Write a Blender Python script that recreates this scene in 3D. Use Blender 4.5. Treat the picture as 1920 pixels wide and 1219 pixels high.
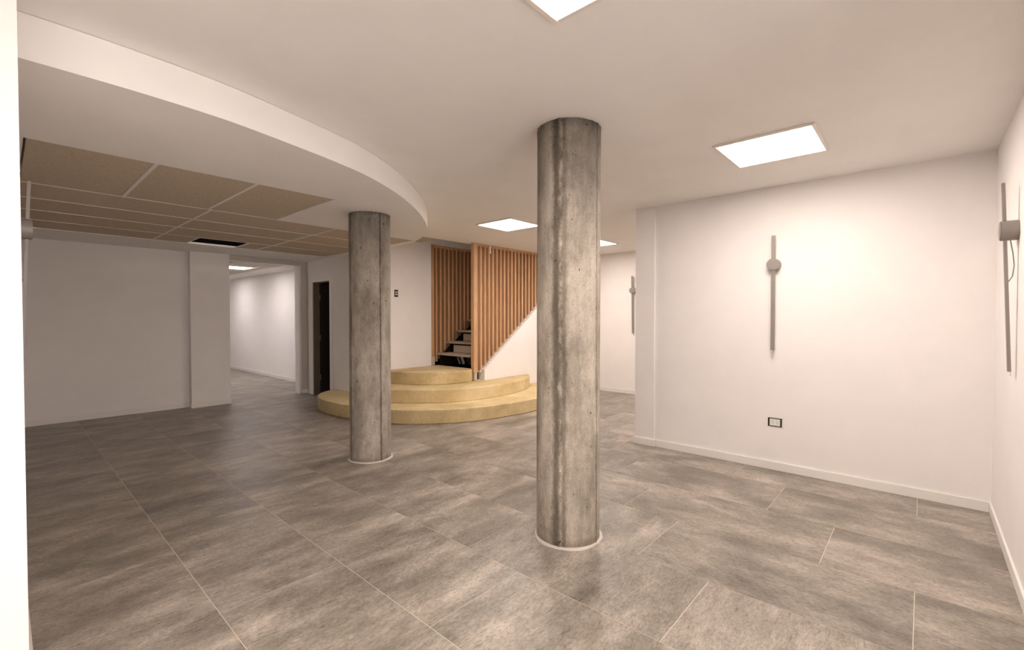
import bpy, bmesh, math, random
from mathutils import Vector, Matrix
random.seed(7)
S = bpy.context.scene
C = S.collection
for o in list(bpy.data.objects):
    bpy.data.objects.remove(o)

# ------------------------------------------------------------------ camera
H0 = 1.4                      # eye height
FPX = 860.0                   # focal length in pixels of the 1920 px wide picture
yaw = math.atan(960 / FPX)    # room +Y is this far to the left of the view axis
pitch = math.atan(15.5 / FPX)
fwd = Vector((math.sin(yaw) * math.cos(pitch), math.cos(yaw) * math.cos(pitch), -math.sin(pitch)))
cam_d = bpy.data.cameras.new('camera')
cam_d.sensor_width = 36
cam_d.lens = 36 * FPX / 1920
cam_d.clip_start = 0.02
cam = bpy.data.objects.new('camera', cam_d)
C.objects.link(cam)
cam.location = (0, 0, H0)
cam.rotation_euler = fwd.to_track_quat('-Z', 'Y').to_euler()
S.camera = cam

# ------------------------------------------------------------------ world, exposure, lamp strengths
SKY = 1.8
W = bpy.data.worlds.new('world')
S.world = W
W.use_nodes = True
W.node_tree.nodes['Background'].inputs[0].default_value = (1, .91, .85, 1)
W.node_tree.nodes['Background'].inputs[1].default_value = SKY
S.view_settings.view_transform = 'Standard'
S.view_settings.look = 'None'
S.view_settings.gamma = 1
S.view_settings.use_curve_mapping = False
S.view_settings.exposure = 0.84
WARM = (1, .885, .81, 1)
COOL = (1, .93, .92, 1)
PANEL = 19.0

# ------------------------------------------------------------------ materials
def mat(name, col, rough=.6, metal=0, emit=None, spec=.5):
    m = bpy.data.materials.new(name)
    m.use_nodes = True
    b = m.node_tree.nodes['Principled BSDF']
    b.inputs['Base Color'].default_value = (*col, 1)
    b.inputs['Roughness'].default_value = rough
    b.inputs['Metallic'].default_value = metal
    b.inputs['Specular IOR Level'].default_value = spec
    if emit:
        b.inputs['Emission Color'].default_value = emit[0]
        b.inputs['Emission Strength'].default_value = emit[1]
    return m

def nodes(m):
    nt = m.node_tree
    return nt, nt.nodes, nt.links, nt.nodes['Principled BSDF']

def ramp(nt, fac, stops):
    r = nt.nodes.new('ShaderNodeValToRGB')
    e = r.color_ramp.elements
    while len(e) < len(stops):
        e.new(.5)
    for k, (p, c) in enumerate(stops):
        e[k].position = p
        e[k].color = (*c, 1) if len(c) == 3 else c
    nt.links.new(fac, r.inputs[0])
    return r.outputs[0]

def noise(nt, vec, scale, detail=5, rough=.6, dist=0):
    n = nt.nodes.new('ShaderNodeTexNoise')
    n.inputs['Scale'].default_value = scale
    n.inputs['Detail'].default_value = detail
    n.inputs['Roughness'].default_value = rough
    n.inputs['Distortion'].default_value = dist
    nt.links.new(vec, n.inputs['Vector'])
    return n.outputs['Fac']

def mapping(nt, vec, scale=(1, 1, 1), loc=(0, 0, 0), rot=(0, 0, 0)):
    n = nt.nodes.new('ShaderNodeMapping')
    n.inputs['Scale'].default_value = scale
    n.inputs['Location'].default_value = loc
    n.inputs['Rotation'].default_value = rot
    nt.links.new(vec, n.inputs['Vector'])
    return n.outputs[0]

def mix(nt, fac, a, b, mode='MIX'):
    n = nt.nodes.new('ShaderNodeMix')
    n.data_type = 'RGBA'
    n.blend_type = mode
    for s, v in ((n.inputs[0], fac), (n.inputs[6], a), (n.inputs[7], b)):
        if hasattr(v, 'links') or hasattr(v, 'is_linked'):
            nt.links.new(v, s)
        elif isinstance(v, tuple):
            s.default_value = (*v, 1) if len(v) == 3 else v
        else:
            s.default_value = v
    return n.outputs[2]

def bump(nt, h, strength=.2, dist=.01):
    n = nt.nodes.new('ShaderNodeBump')
    n.inputs['Strength'].default_value = strength
    n.inputs['Distance'].default_value = dist
    nt.links.new(h, n.inputs['Height'])
    return n.outputs[0]

def pos(nt):
    g = nt.nodes.new('ShaderNodeNewGeometry')
    return g.outputs['Position']

def plaster(name, col, rough=.75, amt=.04, sc=3):
    m = mat(name, col, rough, spec=.3)
    nt, N, L, b = nodes(m)
    p = pos(nt)
    f = noise(nt, p, sc, 4)
    lo = tuple(c * (1 - amt) for c in col)
    hi = tuple(min(1, c * (1 + amt)) for c in col)
    L.new(ramp(nt, f, [(.35, lo), (.65, hi)]), b.inputs['Base Color'])
    L.new(bump(nt, noise(nt, p, 90, 3), .12, .002), b.inputs['Normal'])
    return m

M = {}
M['wall'] = plaster('wall_paint', (.90, .865, .845), amt=.015)
M['ceil'] = plaster('ceiling_paint', (.87, .835, .805), amt=.015)
M['base'] = mat('baseboard_paint', (.86, .83, .79), .45)
M['casing'] = mat('grey_casing_paint', (.62, .57, .52), .6)
M['dark'] = mat('painted_darkness', (.012, .011, .010), .9, spec=.1)  # near-black colour standing in for missing light
M['black'] = mat('black_plastic_and_void_shade', (.01, .008, .007), .4)
M['white_plastic'] = mat('white_plastic', (.85, .83, .80), .4)
M['metal'] = mat('brushed_grey_metal', (.30, .27, .25), .5, .3)
M['metal_dark'] = mat('dark_bracket_metal', (.30, .28, .26), .4, .6)
M['foil'] = mat('silver_duct_foil', (.8, .8, .78), .35, .5)
M['frame'] = mat('lamp_frame_white', (.83, .76, .70), .5)
M['tbar'] = mat('ceiling_grid_white', (.80, .74, .67), .5)
M['grout'] = mat('pale_grout', (.72, .65, .56), .9)
M['mortar'] = mat('pale_mortar_bead', (.62, .56, .50), .9)
M['glow'] = mat('lamp_diffuser_warm', (.9, .9, .9), .5, emit=(WARM, PANEL))
M['glow_cool'] = mat('lamp_diffuser_cool', (.9, .9, .9), .5, emit=(COOL, PANEL * .6))

# mineral-fibre ceiling tile
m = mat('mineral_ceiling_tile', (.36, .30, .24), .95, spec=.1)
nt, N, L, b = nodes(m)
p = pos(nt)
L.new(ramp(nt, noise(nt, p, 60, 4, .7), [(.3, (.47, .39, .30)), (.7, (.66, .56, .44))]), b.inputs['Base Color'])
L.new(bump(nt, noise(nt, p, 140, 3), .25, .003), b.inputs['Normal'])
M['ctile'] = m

# porcelain floor tile, cloudy cement look with streaks
def floor_mat(name, along_y):
    m = mat(name, (.3, .27, .24), .35)
    nt, N, L, b = nodes(m)
    oi = N.new('ShaderNodeObjectInfo')
    p = pos(nt)
    add = N.new('ShaderNodeVectorMath'); add.operation = 'MULTIPLY_ADD'
    comb = N.new('ShaderNodeCombineXYZ')
    for k in range(3):
        L.new(oi.outputs['Random'], comb.inputs[k])
    L.new(comb.outputs[0], add.inputs[0]); add.inputs[1].default_value = (37, 61, 13); L.new(p, add.inputs[2])
    v = add.outputs[0]
    sc = (2.6, 1.2, 1) if along_y else (1.2, 2.6, 1)
    sc2 = (17, 3.6, 1) if along_y else (3.6, 17, 1)
    cloud = noise(nt, mapping(nt, v, sc), 1.6, 10, .70, .15)
    streak = noise(nt, mapping(nt, v, sc2), 1.5, 12, .85, .1)
    grain = noise(nt, mapping(nt, v, (2, 1, 1) if along_y else (1, 2, 1)), 44, 8, .9)
    smear = noise(nt, mapping(nt, v, (5, 1.6, 1) if along_y else (1.6, 5, 1)), 2.0, 12, .86, .4)
    col = ramp(nt, cloud, [(.32, (.17, .144, .116)), (.46, (.29, .25, .207)), (.57, (.42, .365, .307)), (.70, (.64, .56, .475))])
    col = mix(nt, .6, col, ramp(nt, streak, [(.30, (.34, .33, .32)), (.47, (.92, .92, .92)), (.72, (1, 1, 1))]), 'MULTIPLY')
    col = mix(nt, .8, col, ramp(nt, grain, [(.40, (.42, .41, .40)), (.53, (1, 1, 1)), (.62, (1.15, 1.15, 1.15))]), 'MULTIPLY')
    scratch = noise(nt, mapping(nt, v, (34, 5, 1) if along_y else (5, 34, 1)), 2.4, 4, .6)
    col = mix(nt, .8, col, ramp(nt, scratch, [(.30, (.45, .43, .41)), (.40, (1, 1, 1))]), 'MULTIPLY')
    col = mix(nt, ramp(nt, scratch, [(.66, (0, 0, 0)), (.74, (.5, .5, .5))]), col, (.70, .62, .53))
    col = mix(nt, ramp(nt, smear, [(.58, (0, 0, 0)), (.66, (.35, .35, .35))]), col, (.66, .58, .49))
    col = mix(nt, ramp(nt, smear, [(.30, (.5, .5, .5)), (.38, (0, 0, 0))]), col, (.10, .085, .07))
    # tile to tile difference of tone
    tone = ramp(nt, oi.outputs['Random'], [(0, (.80, .80, .80)), (1, (1.0, 1.0, 1.0))])
    col = mix(nt, 1.0, col, tone, 'MULTIPLY')
    g = N.new('ShaderNodeGamma'); g.inputs[1].default_value = FLOOR_GAMMA
    L.new(col, g.inputs[0])
    L.new(g.outputs[0], b.inputs['Base Color'])
    L.new(ramp(nt, cloud, [(.3, (.34, .34, .34)), (.7, (.46, .46, .46))]), b.inputs['Roughness'])
    L.new(bump(nt, streak, .05, .002), b.inputs['Normal'])
    return m
FLOOR_GAMMA = .92
M['tile_x'] = floor_mat('porcelain_tile_streaked', False)
M['tile_y'] = floor_mat('porcelain_tile_streaked_long', True)

# cast concrete column
def concrete(name, k=1.0, seams=(), seed=0.0):
    m = mat(name, (.4, .37, .33), .85, spec=.25)
    nt, N, L, b = nodes(m)
    tc = N.new('ShaderNodeTexCoord')
    v = mapping(nt, tc.outputs['Object'], loc=(seed, seed, seed))
    cloud = noise(nt, mapping(nt, v, (3.2, 3.2, 1.0)), 1.8, 6, .6)
    run = noise(nt, mapping(nt, v, (16, 16, 1.4)), 1.3, 6, .75)
    fine = noise(nt, v, 120, 3, .8)
    pit = noise(nt, mapping(nt, v, (1, 1, .8)), 42, 2, .5)
    col = ramp(nt, cloud, [(.28, (.23 * k, .20 * k, .165 * k)), (.5, (.40 * k, .355 * k, .30 * k)), (.7, (.55 * k, .49 * k, .42 * k))])
    col = mix(nt, .5, col, ramp(nt, run, [(.32, (.62, .61, .60)), (.6, (1, 1, 1))]), 'MULTIPLY')
    col = mix(nt, .7, col, ramp(nt, noise(nt, mapping(nt, v, (1, 1, .6)), 13, 6, .75), [(.36, (.62, .61, .60)), (.56, (1, 1, 1))]), 'MULTIPLY')
    col = mix(nt, .55, col, ramp(nt, fine, [(.35, (.6, .59, .58)), (.6, (1, 1, 1))]), 'MULTIPLY')
    col = mix(nt, 1, col, ramp(nt, pit, [(.255, (.25, .22, .19)), (.30, (1, 1, 1))]), 'MULTIPLY')
    # darker collar near the top of the cast
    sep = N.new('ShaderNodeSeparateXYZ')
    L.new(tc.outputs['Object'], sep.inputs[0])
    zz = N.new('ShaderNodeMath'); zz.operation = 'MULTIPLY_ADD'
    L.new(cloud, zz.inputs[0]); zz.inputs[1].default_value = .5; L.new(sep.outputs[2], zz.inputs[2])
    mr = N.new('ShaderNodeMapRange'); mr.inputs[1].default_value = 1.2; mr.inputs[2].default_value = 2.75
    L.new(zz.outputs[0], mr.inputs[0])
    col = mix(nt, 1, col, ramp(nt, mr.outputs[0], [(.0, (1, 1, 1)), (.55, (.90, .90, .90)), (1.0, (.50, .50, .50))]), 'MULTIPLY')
    # stains alongside the shutter joints: (x, y, half width) on the circumference
    for (sx, sy, hw, dk) in seams:
        d = N.new('ShaderNodeVectorMath'); d.operation = 'DISTANCE'
        flat = mapping(nt, tc.outputs['Object'], (1, 1, 0))
        L.new(flat, d.inputs[0]); d.inputs[1].default_value = (sx, sy, 0)
        w = N.new('ShaderNodeMath'); w.operation = 'MULTIPLY_ADD'
        L.new(noise(nt, mapping(nt, tc.outputs['Object'], (9, 9, 5)), 1.5, 4, .8), w.inputs[0])
        w.inputs[1].default_value = hw * 2.2; w.inputs[2].default_value = -hw * .35
        q = N.new('ShaderNodeMath'); q.operation = 'DIVIDE'
        L.new(d.outputs['Value'], q.inputs[0]); L.new(w.outputs[0], q.inputs[1])
        col = mix(nt, 1, col, ramp(nt, q.outputs[0], [(.3, dk), (1.0, (1, 1, 1))]), 'MULTIPLY')
    L.new(col, b.inputs['Base Color'])
    hsum = N.new('ShaderNodeMath'); hsum.operation = 'ADD'
    L.new(fine, hsum.inputs[0]); L.new(run, hsum.inputs[1])
    L.new(bump(nt, hsum.outputs[0], .35, .004), b.inputs['Normal'])
    return m

# ochre concrete of the curved steps
m = mat('ochre_concrete', (.55, .44, .28), .7, spec=.3)
nt, N, L, b = nodes(m)
p = pos(nt)
c1 = ramp(nt, noise(nt, p, 2.2, 6, .65), [(.3, (.52, .39, .19)), (.5, (.70, .55, .30)), (.7, (.84, .69, .42))])
c1 = mix(nt, .5, c1, ramp(nt, noise(nt, p, 55, 4, .8), [(.3, (.6, .58, .55)), (.6, (1, 1, 1))]), 'MULTIPLY')
L.new(c1, b.inputs['Base Color'])
L.new(bump(nt, noise(nt, p, 60, 4), .2, .004), b.inputs['Normal'])
M['ochre'] = m

# pine slats
def wood(name, a, bcol, rough=.55):
    m = mat(name, a, rough, spec=.3)
    nt, N, L, b = nodes(m)
    oi = N.new('ShaderNodeObjectInfo')
    p = pos(nt)
    v = mapping(nt, p, (30, 30, 1.6))
    f = noise(nt, v, 1.4, 5, .65, 1.2)
    col = ramp(nt, f, [(.3, bcol), (.65, a)])
    col = mix(nt, .8, col, ramp(nt, oi.outputs['Random'], [(0, (.82, .80, .77)), (1, (1, 1, 1))]), 'MULTIPLY')
    col = mix(nt, .35, col, ramp(nt, noise(nt, p, 90, 3, .8), [(.3, (.6, .58, .55)), (.6, (1, 1, 1))]), 'MULTIPLY')
    L.new(col, b.inputs['Base Color'])
    return m
M['pine'] = wood('pine_slat', (.74, .46, .26), (.52, .29, .15))
M['tread'] = wood('worn_tread_board', (.62, .50, .40), (.40, .31, .24))
M['riser'] = plaster('beige_riser_board', (.55, .46, .36))
M['stair_paint'] = plaster('cream_stair_paint', (.86, .82, .76))

# ------------------------------------------------------------------ mesh helpers
class MB:
    """collects shapes given in room coordinates and links them as one mesh object"""
    def __init__(s):
        s.bm = bmesh.new()
    def box(s, x0, x1, y0, y1, z0, z1, bev=0, rot=None, piv=None):
        r = bmesh.ops.create_cube(s.bm, size=1)
        vs = r['verts']
        for v in vs:
            v.co = Vector(((x0 + x1) / 2 + v.co.x * (x1 - x0), (y0 + y1) / 2 + v.co.y * (y1 - y0), (z0 + z1) / 2 + v.co.z * (z1 - z0)))
        if bev:
            es = list({e for v in vs for e in v.link_edges})
            g = bmesh.ops.bevel(s.bm, geom=es, offset=bev, segments=1, affect='EDGES', profile=.5)
            vs = list({v for v in g['verts']} | {v for v in vs if v.is_valid})
        if rot is not None:
            bmesh.ops.rotate(s.bm, verts=[v for v in vs if v.is_valid], cent=piv, matrix=rot)
        return s
    def prism(s, pts, z0, z1, holes=()):
        """pts in XY, extruded in z; holes = list of XY loops"""
        bm = bmesh.new()
        edges = []
        for loop in [pts] + list(holes):
            vs = [bm.verts.new((x, y, z0)) for x, y in loop]
            for i in range(len(vs)):
                edges.append(bm.edges.new((vs[i], vs[(i + 1) % len(vs)])))
        if holes:
            bmesh.ops.triangle_fill(bm, edges=edges, use_beauty=True, use_dissolve=False)
        else:
            bm.faces.new(bm.verts)
        r = bmesh.ops.extrude_face_region(bm, geom=bm.faces[:])
        bmesh.ops.translate(bm, verts=[g for g in r['geom'] if isinstance(g, bmesh.types.BMVert)], vec=(0, 0, z1 - z0))
        bmesh.ops.recalc_face_normals(bm, faces=bm.faces[:])
        s.merge(bm)
        return s
    def prism_y(s, pts, y0, y1):
        """pts in XZ, extruded in y"""
        bm = bmesh.new()
        vs = [bm.verts.new((x, y0, z)) for x, z in pts]
        bm.faces.new(vs)
        r = bmesh.ops.extrude_face_region(bm, geom=bm.faces[:])
        bmesh.ops.translate(bm, verts=[g for g in r['geom'] if isinstance(g, bmesh.types.BMVert)], vec=(0, y1 - y0, 0))
        bmesh.ops.recalc_face_normals(bm, faces=bm.faces[:])
        s.merge(bm)
        return s
    def cyl(s, a, bb, r, seg=32, r2=None):
        a, bb = Vector(a), Vector(bb)
        d = bb - a
        mx = Matrix.Translation((a + bb) / 2) @ d.to_track_quat('Z', 'Y').to_matrix().to_4x4()
        bmesh.ops.create_cone(s.bm, cap_ends=True, segments=seg, radius1=r, radius2=r if r2 is None else r2, depth=d.length, matrix=mx)
        return s
    def tube(s, pts, r, seg=8):
        for i in range(len(pts) - 1):
            s.cyl(pts[i], pts[i + 1], r, seg)
        return s
    def merge(s, bm):
        me = bpy.data.meshes.new('tmp')
        bm.to_mesh(me); bm.free()
        s.bm.from_mesh(me)
        bpy.data.meshes.remove(me)
    def build(s, name, m, parent=None, loc=None, smooth=False, bevel=0):
        base = Vector(loc) if loc is not None else (Vector(parent['base']) if parent is not None and 'base' in parent else Vector((0, 0, 0)))
        bmesh.ops.translate(s.bm, verts=s.bm.verts[:], vec=-base)
        me = bpy.data.meshes.new(name)
        s.bm.to_mesh(me); s.bm.free()
        me.materials.append(m)
        if smooth:
            for p in me.polygons:
                p.use_smooth = True
        o = bpy.data.objects.new(name, me)
        C.objects.link(o)
        if parent is not None:
            o.parent = parent
            o.location = base - Vector(parent['base']) if 'base' in parent else base
            if (base - Vector(parent.get('base', (0, 0, 0)))).length < 1e-6:
                o.location = (0, 0, 0)
        else:
            o.location = base
        if bevel:
            md = o.modifiers.new('bevel', 'BEVEL')
            md.width = bevel; md.segments = 3; md.limit_method = 'ANGLE'; md.angle_limit = math.radians(50)
        if smooth:
            md = o.modifiers.new('edges', 'EDGE_SPLIT')
            md.split_angle = math.radians(40)
        return o

def thing(name, label, cat, loc, group=None):
    o = bpy.data.objects.new(name, None)
    C.objects.link(o)
    o.empty_display_size = .1
    o.location = loc
    o['base'] = tuple(loc)
    o['label'] = label
    o['category'] = cat
    if group:
        o['group'] = group
    return o

def struct(mb, name, m, parent=None, **k):
    o = mb.build(name, m, parent, **k)
    if parent is None:
        o['kind'] = 'structure'
    return o

ZC = 2.58      # main ceiling
ZS = 2.40      # dropped ceiling on the left
XR, YR = 4.71, -.38       # lamp wall, right wall
YL = 8.45                 # far left wall
XD = 3.76                 # wall with the dark door
YW = 6.30                 # wall behind the curved steps
YS = 5.30                 # front of the stair's side wall
XF = 7.62                 # farthest wall on the right
XJ, YJ = .052, 2.30       # end of the near white wall on the left

# ------------------------------------------------------------------ floor
floor = struct(MB().box(-3.6, XF + .1, YR - .15, 15.2, -.16, -.0016), 'floor', M['grout'])
floor['base'] = (0, 0, 0)
DX, LY, X0, Y0 = .602, 1.22, .675, .015
tile_cache = {}
def tile_mesh(w, l, mm):
    key = (round(w, 3), round(l, 3), mm.name)
    if key not in tile_cache:
        bm = bmesh.new()
        g, c, t = .0016, .0008, .0015
        def ring(i, z):
            a, bq = w / 2 - g - i, l / 2 - g - i
            return [bm.verts.new(q) for q in ((-a, -bq, z), (a, -bq, z), (a, bq, z), (-a, bq, z))]
        r0, r1, r2 = ring(0, -t), ring(0, -c), ring(c, 0)
        for A, B in ((r0, r1), (r1, r2)):
            for i in range(4):
                bm.faces.new((A[i], A[(i + 1) % 4], B[(i + 1) % 4], B[i]))
        bm.faces.new(r2)
        me = bpy.data.meshes.new('tile')
        bm.to_mesh(me); bm.free()
        me.materials.append(mm)
        tile_cache[key] = me
    return tile_cache[key]
def lay(xa, xb, ya, yb):
    for k in range(-7, 14):
        u0, u1 = max(X0 + DX * k, xa), min(X0 + DX * (k + 1), xb)
        if u1 - u0 < .03:
            continue
        off = Y0 + LY / 3 * (k % 3)
        for n in range(-3, 14):
            v0, v1 = max(off + LY * n, ya), min(off + LY * (n + 1), yb)
            if v1 - v0 < .03:
                continue
            cx, cy = (u0 + u1) / 2, (v0 + v1) / 2
            mm = M['tile_y'] if (cx > 3.0 and cy < 2.6) or (cx > 2.2 and cy < 1) else M['tile_x']
            o = bpy.data.objects.new('floor_tile', tile_mesh(u1 - u0, v1 - v0, mm))
            C.objects.link(o)
            o.parent = floor
            o.location = (cx, cy, 0)
lay(-2.5, XJ, YR, YJ)
lay(XJ, XF, YR, YL + .1)
lay(1.88, 4.2, YL + .1, 14.9)

# ------------------------------------------------------------------ walls
T = .15
# near white wall on the left: its end faces the camera, its far side carries a lamp
struct(MB().box(-3.5, XJ, YJ, YL + T, 0, ZC), 'wall_near', M['wall'])
# the wall with the two-lamp bay on the right
wr = MB().box(XR, XR + T, YR - T, 2.368, 0, ZC)
wr.box(XR - .022, XR, 2.15, 2.368, 0, ZC)
wall_right = struct(wr, 'wall_right', M['wall'])
wall_right['label'] = 'white lamp wall with a slightly proud pilaster at its left end'
struct(MB().box(2.00, XR, YR - T, YR, 0, ZC).box(-3.5, 2.00, YR - T, YR, 2.46, ZC).box(-3.5, 2.00, YR - T, YR, 0, .12), 'wall_side', M['wall'])
# unseen glazed shop front, added beside and behind the camera for fill daylight
wf = MB()
for x in (-3.34, -2.02, -.70, .62, 1.94):
    wf.box(x - .03, x + .03, YR - .10, YR - .04, .12, 2.46)
win = struct(wf.box(-3.31, 1.91, YR - .10, YR - .04, .121, .17).box(-3.31, 1.91, YR - .10, YR - .04, 2.41, 2.459), 'added_window_1', M['base'])
gm = bpy.data.materials.new('thin_clear_glass'); gm.use_nodes = True
nt = gm.node_tree; nt.nodes.remove(nt.nodes['Principled BSDF'])
tb = nt.nodes.new('ShaderNodeBsdfTransparent'); gb = nt.nodes.new('ShaderNodeBsdfGlossy'); gb.inputs['Roughness'].default_value = .02
fr = nt.nodes.new('ShaderNodeFresnel'); fr.inputs[0].default_value = 1.45
mx = nt.nodes.new('ShaderNodeMixShader')
nt.links.new(fr.outputs[0], mx.inputs[0]); nt.links.new(tb.outputs[0], mx.inputs[1]); nt.links.new(gb.outputs[0], mx.inputs[2])
nt.links.new(mx.outputs[0], nt.nodes['Material Output'].inputs[0])
for k, x in enumerate((-3.31, -1.99, -.67, .65)):
    MB().box(x + .001, x + 1.259, YR - .073, YR - .067, .171, 2.409).build('pane', gm, win)
struct(MB().box(-3.5, -3.35, YR, YJ, 0, ZC), 'wall_rear', M['wall'])
struct(MB().box(XF, XF + T, YR - T, 7.9, 0, 4.6), 'wall_far', M['wall'])
struct(MB().box(XR + T, XF, YR - T, YR, 0, ZC), 'wall_far_side', M['wall'])
# left wall with pilaster and the wide opening into the next room
wl = MB().box(XJ, 1.94, YL, YL + T, 0, 2.95)
wl.box(1.94, 2.47, 8.31, YL + T, 0, ZS + .005)
wl.box(1.94, 2.47, YL, YL + T, ZS + .005, 2.95)
wl.box(2.47, XD + .12, 8.42, YL + T, 2.32, 2.95)
wl.box(3.62, XD + .12, 8.42, YL + T, 0, 2.32)
wall_left = struct(wl, 'wall_left', M['wall'])
cs = MB().box(2.475, 3.755, 8.395, 8.419, 2.322, 2.398)
cs.box(3.66, 3.755, 8.395, 8.419, .0, 2.322)
struct(cs, 'trim_1', M['casing'])
# door wall
wd = MB().box(XD, XD + .12, 8.21, 8.42, 0, 2.95)
wd.box(XD, XD + .12, YW + .15, 7.50, 0, 2.95)
wd.box(XD, XD + .12, 7.50, 8.21, 2.03, 2.95)
struct(wd, 'wall_door', M['wall'])
# wall behind the curved steps and the header above the stair screen
wb = MB().box(XD, 4.95, YW, YW + .15, 0, 3.0)
wb.box(4.95, XF, YW, YW + .15, 2.645, 4.6)
wb.box(XD, 4.95, YW, YW + .15, 3.0, 4.6)
struct(wb, 'wall_back', M['wall'])
# lift of the stairwell
struct(MB().box(4.62, 4.72, 5.50, YW, 2.70, 4.6).box(4.62, XF, 5.44, 5.50, 2.62, 4.6), 'wall_stairwell', M['wall'])
struct(MB().box(4.62, XF + T, 5.4, YW + .15, 4.6, 4.7), 'ceiling_stairwell', M['ceil'])
# service rooms behind door and far screen, their darkness painted near-black
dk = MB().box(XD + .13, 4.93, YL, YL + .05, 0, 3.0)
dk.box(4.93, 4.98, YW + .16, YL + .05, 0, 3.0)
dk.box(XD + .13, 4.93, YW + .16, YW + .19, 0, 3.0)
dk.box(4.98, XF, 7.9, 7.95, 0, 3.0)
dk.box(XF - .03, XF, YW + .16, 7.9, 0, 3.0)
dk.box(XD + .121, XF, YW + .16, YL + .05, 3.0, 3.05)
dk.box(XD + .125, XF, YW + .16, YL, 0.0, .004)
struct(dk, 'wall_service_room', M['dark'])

# next room
nr = MB().box(4.2, 4.35, YL + T, 15.0, 0, 3.0)
nr.box(-.5, 4.35, 15.0, 15.15, 0, 3.0)
nr.box(-.65, -.5, YL + T, 15.15, 0, 3.0)
nr.box(3.88, 4.35, YL + .06, YL + T, 0, 3.0)
struct(nr, 'wall_next_room', M['wall'])

# ------------------------------------------------------------------ ceilings
mc = MB().prism([(-3.5, YR - T), (XF + T, YR - T), (XF + T, 5.5), (-3.5, 5.5)], ZC, ZC + .12)
struct(mc, 'ceiling', M['ceil'])
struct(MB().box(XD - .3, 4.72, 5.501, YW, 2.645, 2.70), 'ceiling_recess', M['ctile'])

def spline(P, n=8):
    out = []
    for i in range(len(P) - 1):
        p0, p1, p2, p3 = P[max(i - 1, 0)], P[i], P[i + 1], P[min(i + 2, len(P) - 1)]
        for j in range(n):
            t = j / n
            out.append(tuple(.5 * ((2 * p1[k]) + (-p0[k] + p2[k]) * t + (2 * p0[k] - 5 * p1[k] + 4 * p2[k] - p3[k]) * t * t + (-p0[k] + 3 * p1[k] - 3 * p2[k] + p3[k]) * t ** 3) for k in (0, 1)))
    out.append(P[-1])
    return out
curve = spline([(XJ, 2.61), (.4, 2.612), (.75, 2.645), (1.05, 2.715), (1.5, 2.85), (1.85, 3.0), (2.33, 3.31), (2.85, 3.76), (3.28, 4.24), (3.51, 4.62), (3.66, 4.95), (3.735, 5.2), (3.755, 5.5)], 6)
# plaster band of the dropped ceiling, L-shaped opening for the tiles
L_hole = [(XJ + .1, 3.75), (1.92, 3.75), (1.92, 4.99), (3.63, 4.99), (3.63, 7.46), (XJ + .1, 7.46)]
hole_pts = [(.10, 3.75), (1.92, 3.75), (1.92, 4.99), (3.63, 4.99), (3.63, 7.46), (.10, 7.46)]
sf = MB().prism(curve + [(3.755, 8.394), (2.475, 8.394), (2.475, 8.305), (1.935, 8.305), (1.935, YL - .005), (XJ, YL - .005)], ZS, ZS + .025, [hole_pts])
sf.prism(curve + [(x - .0, y + .05) if x < 3.0 else (x - .045, y + .02) for x, y in curve[::-1]], ZS + .025, ZC - .002)
soffit = struct(sf, 'ceiling_drop', M['ceil'])
soffit['base'] = (0, 0, 0)
soffit['label'] = 'dropped plaster ceiling with a long curved front edge'
struct(MB().box(XJ, XD, 5.502, YL, 2.95, 3.0).box(XJ + .01, XD - .01, YL - .05, YL - .036, ZS + .03, 2.949), 'ceiling_slab_dark_lining', M['dark'])  # slab, plus a sheet painting the plenum's darkness behind the missing tile
# lay-in tiles and grid
def ctile(x0, x1, y0, y1):
    g = .012
    MB().box(x0 + g, x1 - g, y0 + g, y1 - g, ZS + .004, ZS + .018).build('ceiling_tile', M['ctile'], soffit, loc=((x0 + x1) / 2, (y0 + y1) / 2, ZS + .01))
def bar(x0, x1, y0, y1, h=.0):
    MB().box(x0, x1, y0, y1, ZS + .0005 + h, ZS + .0035 + h).build('grid_bar', M['tbar'], soffit, loc=((x0 + x1) / 2, (y0 + y1) / 2, ZS + .002))
xa = [.10, .70, 1.31, 1.92]
for i in range(3):
    ctile(xa[i], xa[i + 1], 3.75, 4.99)
for x in xa[1:3]:
    bar(x - .012, x + .012, 3.75, 4.978)
xb = [.10, 1.335, 2.575, 3.63]
yb = [4.99, 5.605, 6.22, 6.84, 7.46]
for i in range(3):
    for j in range(4):
        if i == 1 and j == 3:
            ctile(xb[1], 1.70, yb[3], yb[4])
            ctile(2.29, xb[2], yb[3], yb[4])
        else:
            ctile(xb[i], xb[i + 1], yb[j], yb[j + 1])
for x in (xb[1], xb[2]):
    bar(x - .012, x + .012, 4.978, 7.46)
for j in range(4):
    for i in range(3):
        a = xb[i] + (.012 if i else 0)
        if j == 0 and i == 0:
            bar(.10, xb[1] - .012, 4.978, 5.002)
        else:
            bar(a, xb[i + 1] - (.012 if i < 2 else 0), yb[j] - .008, yb[j] + .008)
for x in (1.70, 2.29):
    bar(x - .010, x + .010, 6.85, 7.46)
# silver duct and a cable seen through the missing tile
t = thing('air_duct', 'dull grey duct in the dark gap of the missing ceiling tile', 'duct', (1.95, 7.78, 2.60))
MB().cyl((1.2, 7.78, 2.57), (2.9, 7.78, 2.57), .035, 24).build('duct_pipe', M['foil'], t, smooth=True)
for x in (1.55, 1.86, 2.17, 2.46):
    MB().cyl((x, 7.78, 2.57), (x + .05, 7.78, 2.57), .04, 24).build('duct_strap', M['black'], t, smooth=True)

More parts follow.
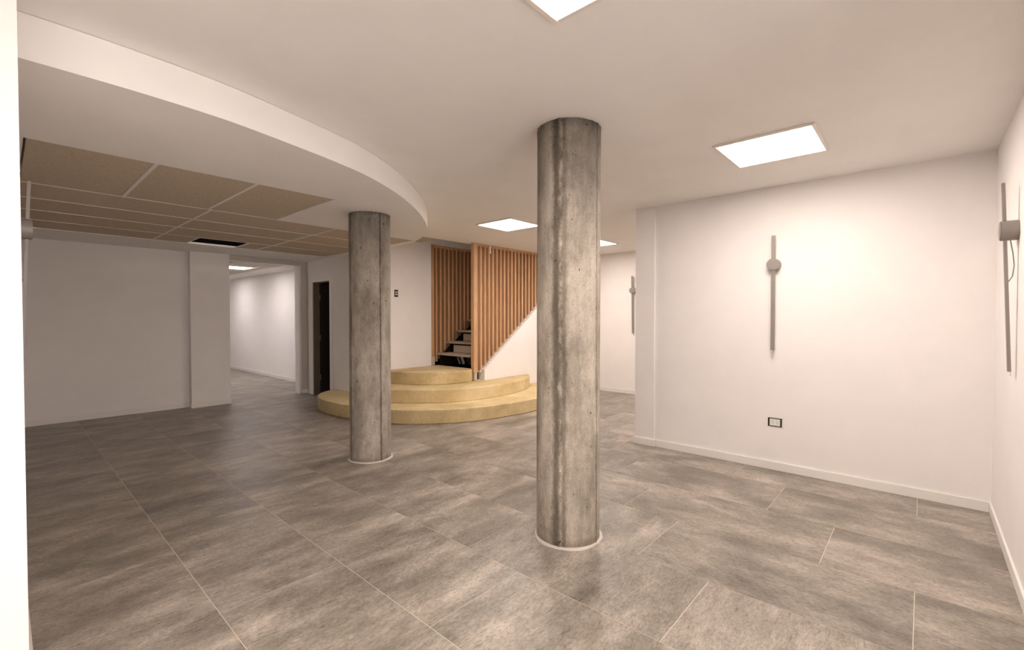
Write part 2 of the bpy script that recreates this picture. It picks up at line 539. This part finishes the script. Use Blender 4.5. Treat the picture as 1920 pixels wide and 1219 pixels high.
# next room ceiling: plaster border, grid tiles, lit panel
nc = MB().prism([(-.5, YL + T), (4.2, YL + T), (4.2, 15.0), (-.5, 15.0)], ZS, ZS + .1, [[(.65, 9.0), (3.72, 9.0), (3.72, 14.5), (.65, 14.5)]])
nceil = struct(nc, 'ceiling_next_room', M['ceil'])
nceil['base'] = (0, 0, 0)
MB().box(-.5, 4.2, YL + T, 15.0, ZS + .102, ZS + .12).build('backing', M['ceil'], nceil)
M['ctile_pale'] = plaster('pale_ceiling_tile', (.60, .54, .48))
for i in range(6):
    for j in range(9):
        x0, y0 = .44 + i * .614, 9.0 + j * .611
        if i == 4 and j in (2, 6) or (i == 1 and j == 2):
            continue
        MB().box(max(x0, .65) + .008, min(x0 + .606, 3.712), y0 + .008, y0 + .603, ZS + .004, ZS + .016).build('ceiling_tile', M['ctile_pale'], nceil, loc=(x0 + .3, y0 + .3, ZS + .01))

# ------------------------------------------------------------------ baseboards
def baseboard(name, segs):
    b_ = MB()
    for (x0, x1, y0, y1) in segs:
        b_.box(x0, x1, y0, y1, .0005, .066, .0015)
    for (x0, x1, y0, y1) in segs:
        ix = .004
        if x1 - x0 > y1 - y0:
            b_.box(x0, x1, y0 + (ix if y0 < 3 and False else 0), y1, .0661, .074)
        else:
            b_.box(x0, x1, y0, y1, .0661, .074)
    return struct(b_, name, M['base'])
baseboard('baseboard_right', [(XR - .014, XR - .0005, YR + .012, 2.149), (XR - .036, XR - .0225, 2.136, 2.379)])
baseboard('baseboard_side', [(-3.3, XR - .001, YR + .0005, YR + .0115)])
baseboard('baseboard_left', [(XJ + .001, 1.939, YL - .013, YL - .0005), (1.93, 2.475, 8.296, 8.3095)])
baseboard('baseboard_left_pier', [(3.645, 3.7585, 8.380, 8.3945)])
baseboard('baseboard_door', [(XD - .0125, XD - .0005, 8.30, 8.379), (XD - .0125, XD - .0005, 7.34, 7.46)])
baseboard('baseboard_far', [(XF - .0125, XF - .0005, YR + .01, 5.29)])
baseboard('baseboard_next_room', [(4.187, 4.1995, YL + T, 14.99)])

# ------------------------------------------------------------------ door with dark room behind
d1 = struct(MB().box(XD - .018, XD - .0005, 8.165, 8.295, 0.0005, 2.075).box(XD - .018, XD - .0005, 7.465, 7.525, .0005, 2.075).box(XD - .018, XD - .0005, 7.525, 8.165, 2.015, 2.075),
            'door_1', M['base'])
d1['base'] = (0, 0, 0)
M['door_dark'] = mat('dark_brown_door', (.03, .022, .016), .5)
M['jamb'] = mat('brown_door_jamb', (.20, .155, .115), .6)
MB().box(XD + .0005, XD + .12, 8.166, 8.2095, .0005, 2.015).box(XD + .0005, XD + .12, 7.501, 7.525, .0005, 2.015).box(XD + .0005, XD + .12, 7.526, 8.165, 2.005, 2.029).build('jamb', M['jamb'], d1)
leaf = MB().box(XD + .125, XD + .75, 8.12, 8.16, .01, 2.0, .002).build('door_leaf', M['door_dark'], d1)
for z in (.3, 1.02, 1.75):
    MB().cyl((XD + .119, 8.155, z - .05), (XD + .119, 8.155, z + .05), .008, 10).build('hinge', M['metal_dark'], d1)

# ------------------------------------------------------------------ concrete columns
def column(name, label, x, y, r, z1, m, ribs):
    t = thing(name, label, 'column', (x, y, 0))
    bm = bmesh.new()
    seg, nz = 96, 46
    rr = random.Random(int(x * 1000) + int(y * 77))
    rings = []
    lump = [rr.uniform(-1, 1) for _ in range(seg)]
    for k in range(nz + 1):
        z = .002 + (z1 - .004) * k / nz
        ring = []
        for i in range(seg):
            a = 2 * math.pi * i / seg
            q = r
            for (ra, h, w) in ribs:
                d = (a - ra + math.pi) % (2 * math.pi) - math.pi
                wob = .012 * math.sin(z * 5.1 + ra) + .006 * math.sin(z * 17)
                q += h * math.exp(-((d - wob) / w) ** 2) * (.75 + .25 * math.sin(z * 11 + ra * 3))
            q += .0012 * math.sin(3 * a + z * 1.7) + .0006 * lump[(i + k // 3) % seg]
            if z > z1 - .03:
                q += .003 * lump[i] - .001
            ring.append(bm.verts.new((q * math.cos(a), q * math.sin(a), z)))
        rings.append(ring)
    for k in range(nz):
        for i in range(seg):
            bm.faces.new((rings[k][i], rings[k][(i + 1) % seg], rings[k + 1][(i + 1) % seg], rings[k + 1][i]))
    bm.faces.new(rings[0][::-1]); bm.faces.new(rings[-1])
    me = bpy.data.meshes.new('shaft')
    bm.to_mesh(me); bm.free()
    me.materials.append(m)
    for p in me.polygons:
        p.use_smooth = True
    o = bpy.data.objects.new('shaft', me)
    C.objects.link(o); o.parent = t
    # bead of mortar around the foot
    bm = bmesh.new()
    prof = [(r - .004, .0005), (r + .017, .0005), (r + .0145, .008), (r + .006, .010), (r - .004, .012)]
    rg = []
    for i in range(72):
        a = 2 * math.pi * i / 72
        w = 1 + .015 * math.sin(5 * a) + rr.uniform(-.01, .01)
        rg.append([bm.verts.new((q * w * math.cos(a), q * w * math.sin(a), z)) for q, z in prof])
    for i in range(72):
        A, B = rg[i], rg[(i + 1) % 72]
        for j in range(len(prof) - 1):
            bm.faces.new((A[j], B[j], B[j + 1], A[j + 1]))
    bmesh.ops.recalc_face_normals(bm, faces=bm.faces[:])
    me = bpy.data.meshes.new('mortar_bead'); bm.to_mesh(me); bm.free()
    me.materials.append(M['mortar'])
    o = bpy.data.objects.new('mortar_bead', me)
    C.objects.link(o); o.parent = t
    return t
def facing(x, y, px_off):
    """angle on the column circumference seen px_off (-1..1 of the half width) from its middle"""
    back = math.atan2(-y, -x)
    return back + math.asin(max(-.99, min(.99, px_off)))
c1x, c1y = 2.424, 1.688
a1 = facing(c1x, c1y, -.26); a2 = facing(c1x, c1y, .86); a1b = facing(c1x, c1y, -.17)
def on(a, r=.2): return (r * math.cos(a), r * math.sin(a))
# note: asin>0 turns the angle counter-clockwise, i.e. to the right as seen from the camera
sm = [(*on(a1 - .10), .05, (.38, .36, .33)), (*on(a1 + .13), .035, (.55, .53, .50)), (*on(a2), .02, (.62, .6, .57))]
column('concrete_column', 'tall bare concrete column in the foreground, with a ragged vertical joint down its front', c1x, c1y, .200, ZC, concrete('column_concrete_front', 1.35, sm, 3.1),
       [(a1, .008, .035), (a2, .005, .018), (a2 + 2.9, .006, .03)])
c2x, c2y = 2.449, 4.084
b1 = facing(c2x, c2y, .52)
sm2 = [(*on(b1 - .04), .016, (.42, .40, .38)), (*on(facing(c2x, c2y, -.9)), .03, (.6, .58, .56))]
column('concrete_column', 'shorter bare concrete column under the dropped ceiling, in front of the curved steps', c2x, c2y, .197, ZS, concrete('column_concrete_rear', 1.1, sm2, 8.7),
       [(b1, .004, .02), (facing(c2x, c2y, -.88), .005, .03)])

# ------------------------------------------------------------------ curved steps
st = thing('curved_steps', 'three curved ochre concrete steps fanning out in front of the stair', 'steps', (4.6, 5.4, 0))
Z1, Z2, Z3 = .188, .372, .560
r1 = spline([(XD - .003, 7.31), (3.58, 7.27), (3.36, 7.10), (3.20, 6.82), (3.13, 6.45), (3.14, 6.05), (3.21, 5.68), (3.41, 5.12), (3.60, 4.87), (3.95, 4.58), (4.29, 4.42), (4.72, 4.32), (5.27, 4.27), (5.9, 4.33), (6.5, 4.54), (7.0, 4.86), (7.32, 5.297)], 6)
r2 = spline([(XD - .003, 6.36), (3.60, 6.2), (3.57, 5.9), (3.65, 5.57), (3.97, 5.16), (4.27, 4.94), (4.66, 4.81), (5.21, 4.78), (5.70, 4.87), (6.1, 5.06), (6.36, 5.297)], 6)
r3 = spline([(3.97, YW - .003), (3.99, 6.08), (4.12, 5.75), (4.36, 5.45), (4.72, 5.32), (4.93, 5.32), (5.04, 5.37)], 6)
MB().prism(r1 + [(5.249, 5.297), (5.249, YW - .003), (XD - .003, YW - .003)], .001, Z1).build('step', M['ochre'], st, bevel=.012)
MB().prism(r2 + [(5.249, 5.297), (5.249, YW - .003), (XD - .003, YW - .003)], Z1 + .0005, Z2).build('step', M['ochre'], st, bevel=.012)
MB().prism(r3 + [(5.04, 5.42), (5.10, 5.42), (5.10, YW - .003)], Z2 + .0005, Z3).build('step', M['ochre'], st, bevel=.012)

# ------------------------------------------------------------------ stair
SL = .748                             # slope of the side wall
def zl(x): return .54 + SL * (x - 5.25)
sw = MB().prism_y([(5.25, 0), (XF - .001, 0), (XF - .001, zl(XF)), (5.25, .54)], YS, YS + .012)
sw.prism_y([(5.25, .0), (XF - .001, .0), (XF - .001, zl(XF) - .004), (5.25, .536)], YS + .012, YS + .15)
side = struct(sw, 'wall_stair', M['wall'])
side['label'] = 'white sloping wall closing the side of the stair'
stair = thing('staircase', 'stair with worn board treads rising between two slatted screens', 'staircase', (5.05, 5.9, Z3))
tz = [.775, .966, 1.158, 1.350] + [1.350 + .19 * k for k in range(1, 7)]
tx = [5.06, 5.27, 5.50, 5.74] + [5.74 + .24 * k for k in range(1, 7)]
for k, (x, z) in enumerate(zip(tx, tz)):
    MB().box(x, x + .275, 5.462, 6.288, z - .036, z, .003).build('tread', M['tread'], stair)
for k in range(1, 9):
    x, z = tx[k] + .045, tz[k - 1]
    MB().box(x, x + .015, 5.462, 6.14, z + .004, tz[k] - .062).build('riser', M['riser'], stair)
# carcass under the treads: dark steel strings, black panel painting the void's shade
for y0 in (5.455, 6.255):
    pts = []
    q = MB()
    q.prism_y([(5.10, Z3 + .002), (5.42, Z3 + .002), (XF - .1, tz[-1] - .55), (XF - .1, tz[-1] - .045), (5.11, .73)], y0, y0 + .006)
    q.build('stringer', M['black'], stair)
MB().box(5.42, 5.43, 5.462, 6.25, Z3 + .003, .735).build('void_shade_panel', M['black'], stair)
MB().box(5.38, 5.39, 5.95, 6.01, Z3 + .01, .72, rot=Matrix.Rotation(math.radians(-28), 3, 'X'), piv=Vector((5.38, 5.98, .64))).build('metal_strut', M['foil'], stair)
MB().box(5.34, 5.35, 6.03, 6.05, Z3 + .01, .70, rot=Matrix.Rotation(math.radians(-28), 3, 'X'), piv=Vector((5.34, 6.04, .64))).build('metal_strut', M['foil'], stair)

# ------------------------------------------------------------------ slatted screens
def copy_part(o, dx, parent):
    c = o.copy(); C.objects.link(c); c.parent = parent
    c.location = o.location + Vector((dx, 0, 0))
    return c
ns = thing('slat_screen', 'pine slat screen nearest the camera, standing on the sloping stair wall', 'screen', (5.05, 5.38, 0))
MB().box(5.045, 5.128, 5.335, 5.405, .50, 2.578, .002).build('post', M['pine'], ns)
MB().box(5.06, 5.12, 5.34, 5.40, Z3 - .18, .499).build('post_foot', M['riser'], ns)
MB().box(5.129, XF - .01, 5.34, 5.40, 2.535, 2.5785, .002).build('top_rail', M['pine'], ns)
for k in range(26):
    x = 5.190 + .0935 * k
    if x > XF - .06:
        break
    zb = zl(x + .032) + .012
    MB().box(x, x + .036, 5.335, 5.405, zb, 2.5345, .0015).build('slat', M['pine'], ns, loc=(x, 5.37, zb))
for k in range(26):
    x = 5.190 + .0935 * k
    if x > XF - .08:
        break
    zt = zl(x + .032) + .010
    MB().prism_y([(x, zl(x) + .001), (x + .036, zl(x + .036) + .001), (x + .036, zt), (x, zt)], 5.345, 5.40).build('spacer_block', M['stair_paint'], ns, loc=(x, 5.37, zt))
MB().box(5.395, 5.425, 5.325, 5.334, 2.44, 2.575).build('splice_plate', M['frame'], ns)
fs = thing('slat_screen', 'shaded pine slat screen on the far side of the stair treads', 'screen', (4.96, 6.33, 0))
MB().box(4.955, 5.02, YW + .005, YW + .075, .71, 2.60, .002).build('post', M['pine'], fs)
MB().box(4.957, 5.03, YW + .003, YW + .08, Z3 + .002, .709).build('post_foot', M['riser'], fs)
MB().box(5.021, XF - .01, YW + .01, YW + .07, 2.60, 2.64, .002).build('top_rail', M['pine'], fs)
MB().box(4.955, 5.0205, YW + .01, YW + .07, 2.601, 2.64, .002).build('top_rail', M['pine'], fs)
for k in range(28):
    x = 5.058 + .0925 * k
    if x > XF - .06:
        break
    zb = .62 + SL * max(0, x - 5.1)
    MB().box(x, x + .034, YW + .005, YW + .115, zb, 2.599, .0015).build('slat', M['pine'], fs, loc=(x, YW + .04, zb))

# ------------------------------------------------------------------ ceiling light panels
def panel(x, y, z, label, group=None, cool=False):
    t = thing('ceiling_light', label, 'light', (x, y, z), group)
    a, w = .30, .022
    f = MB()
    f.box(x - a, x + a, y - a, y - a + w, z - .014, z - .0005, .002).box(x - a, x + a, y + a - w, y + a, z - .014, z - .0005, .002)
    f.box(x - a, x - a + w, y - a + w, y + a - w, z - .014, z - .0005, .002).box(x + a - w, x + a, y - a + w, y + a - w, z - .014, z - .0005, .002)
    f.build('frame', M['frame'], t)
    MB().box(x - a + w + .0005, x + a - w - .0005, y - a + w + .0005, y + a - w - .0005, z - .008, z - .001).build('diffuser', M['glow_cool' if cool else 'glow'], t)
    return t
panel(1.20, .81, ZC, 'square lit ceiling panel at the very top edge, above the camera')
panel(3.60, .80, ZC, 'square lit ceiling panel close to the right-hand wall')
panel(4.36, 3.96, ZC, 'square lit ceiling panel in front of the stair screen, left of the tall column')
panel(6.35, 3.96, ZC, 'square lit ceiling panel peeping out right of the tall column')
panel(-1.2, .81, ZC, 'unseen square lit ceiling panel added behind the camera')  # out of view, added to brighten the room
panel(6.35, 1.3, ZC, 'unseen square lit ceiling panel added in the bay behind the lamp wall')  # hidden by the lamp wall, added for more light in the bay
for (i, j) in ((4, 2), (4, 6), (1, 2)):
    panel(.44 + i * .614 + .307, 9.0 + j * .611 + .3055, ZS + .016, ['square lit ceiling panel seen through the doorway', 'unseen lit ceiling panel added deeper in the next room', 'unseen lit ceiling panel added at the left of the next room'][(j == 6) + 2 * (i == 1)], cool=True)  # only the doorway panel is visible; the other two are added for brightness

# ------------------------------------------------------------------ wall lamps: drum with a long flat bar
def wall_lamp(label, base, n, tilt=.028, cable=False):
    """base = point on the wall at floor level, n = wall normal"""
    t = thing('wall_lamp', label, 'lamp', base, 'bar wall lamps with a drum')
    nx, ny = n
    B = Vector(base); Nn = Vector((nx, ny, 0)); Tn = Vector((-ny, nx, 0))
    zc, dd = 1.87, .068
    c = B + Vector((0, 0, zc))
    drum = MB().cyl(c + Nn * .001, c + Nn * dd, .054, 40).build('drum', M['metal'], t, smooth=True)
    MB().cyl(c + Nn * (dd + .0003), c + Nn * (dd + .004), .050, 40).build('drum_cap', M['metal'], t, smooth=True)
    bm = bmesh.new()
    def P_(z, off, w): return B + Vector((0, 0, z)) + Nn * off + Tn * w
    def offz(z): return dd * .82 - tilt * (zc + .1 - z) / .87
    for (za, zb_) in ((1.10, zc - .0535), (zc + .0535, 2.13)):
        vs = [bm.verts.new(P_(z, offz(z) + o_, w)) for z in (za, zb_) for (o_, w) in ((-.007, -.0155), (-.007, .0155), (.007, .0155), (.007, -.0155))]
        for f in ((0, 1, 2, 3), (4, 5, 6, 7), (0, 1, 5, 4), (1, 2, 6, 5), (2, 3, 7, 6), (3, 0, 4, 7)):
            bm.faces.new([vs[i] for i in f])
    bmesh.ops.recalc_face_normals(bm, faces=bm.faces[:])
    q = MB(); q.merge(bm)
    q.build('bar', M['metal'], t)
    MB().box(B.x - .0015 + nx * .02, B.x + .0015 + nx * .02, B.y - .0015 + ny * .02, B.y + .0015 + ny * .02, 1.075, 1.098).build('end_pin', M['frame'], t)
    if cable:
        pts = [c + Nn * .03 + Vector((0, 0, -.0535)), c + Nn * .02 + Tn * .0 + Vector((0, 0, -.12)), c + Nn * .014 + Vector((0, 0, -.19)), c + Nn * .02 + Vector((0, 0, -.25)), c + Nn * .035 + Vector((0, 0, -.28))]
        MB().tube(pts, .0025, 6).build('cable', M['metal_dark'], t)
    return t
wall_lamp('grey metal bar lamp with drum, alone on the white wall above the socket', (XR, 1.01, 0), (-1, 0), .0)
wall_lamp('grey metal bar lamp seen edge-on at the right edge, drum jutting from the side wall', (3.68, YR, 0), (0, 1), .03, True)
wall_lamp('small distant bar lamp on the far wall, just left of the pilaster', (XF, 3.885, 0), (-1, 0), .03)
wall_lamp('bar lamp half hidden by the near white wall at the left edge', (XJ, 3.60, 0), (1, 0), .035, True)

# ------------------------------------------------------------------ socket and switch
t = thing('wall_socket', 'white double socket in a black surround, low on the lamp wall', 'socket', (XR, .99, .435))
MB().box(XR - .006, XR - .0005, .93, 1.052, .398, .475, .001).build('surround', M['black'], t)
MB().box(XR - .0075, XR - .0065, .929, .938, .400, .473).build('side_strip', M['frame'], t)
f = MB().box(XR - .011, XR - .0062, .952, 1.036, .406, .467, .001).build('socket_face', M['white_plastic'], t)
for yy in (.972, 1.014):
    for dz in (-.008, .010):
        MB().box(XR - .0116, XR - .0111, yy - .007, yy - .004, .434 + dz, .443 + dz).box(XR - .0116, XR - .0111, yy + .004, yy + .007, .434 + dz, .443 + dz).build('slot', M['metal_dark'], t)
t = thing('light_switch', 'black switch plate with two white rockers beside the rear column', 'switch', (4.245, YW, 1.775))
MB().box(4.212, 4.278, YW - .008, YW - .0005, 1.718, 1.832, .001).build('plate', M['black'], t)
for z in (1.757, 1.794):
    MB().box(4.222, 4.268, YW - .012, YW - .0085, z - .0085, z + .0085, .001).build('rocker', M['white_plastic'], t)
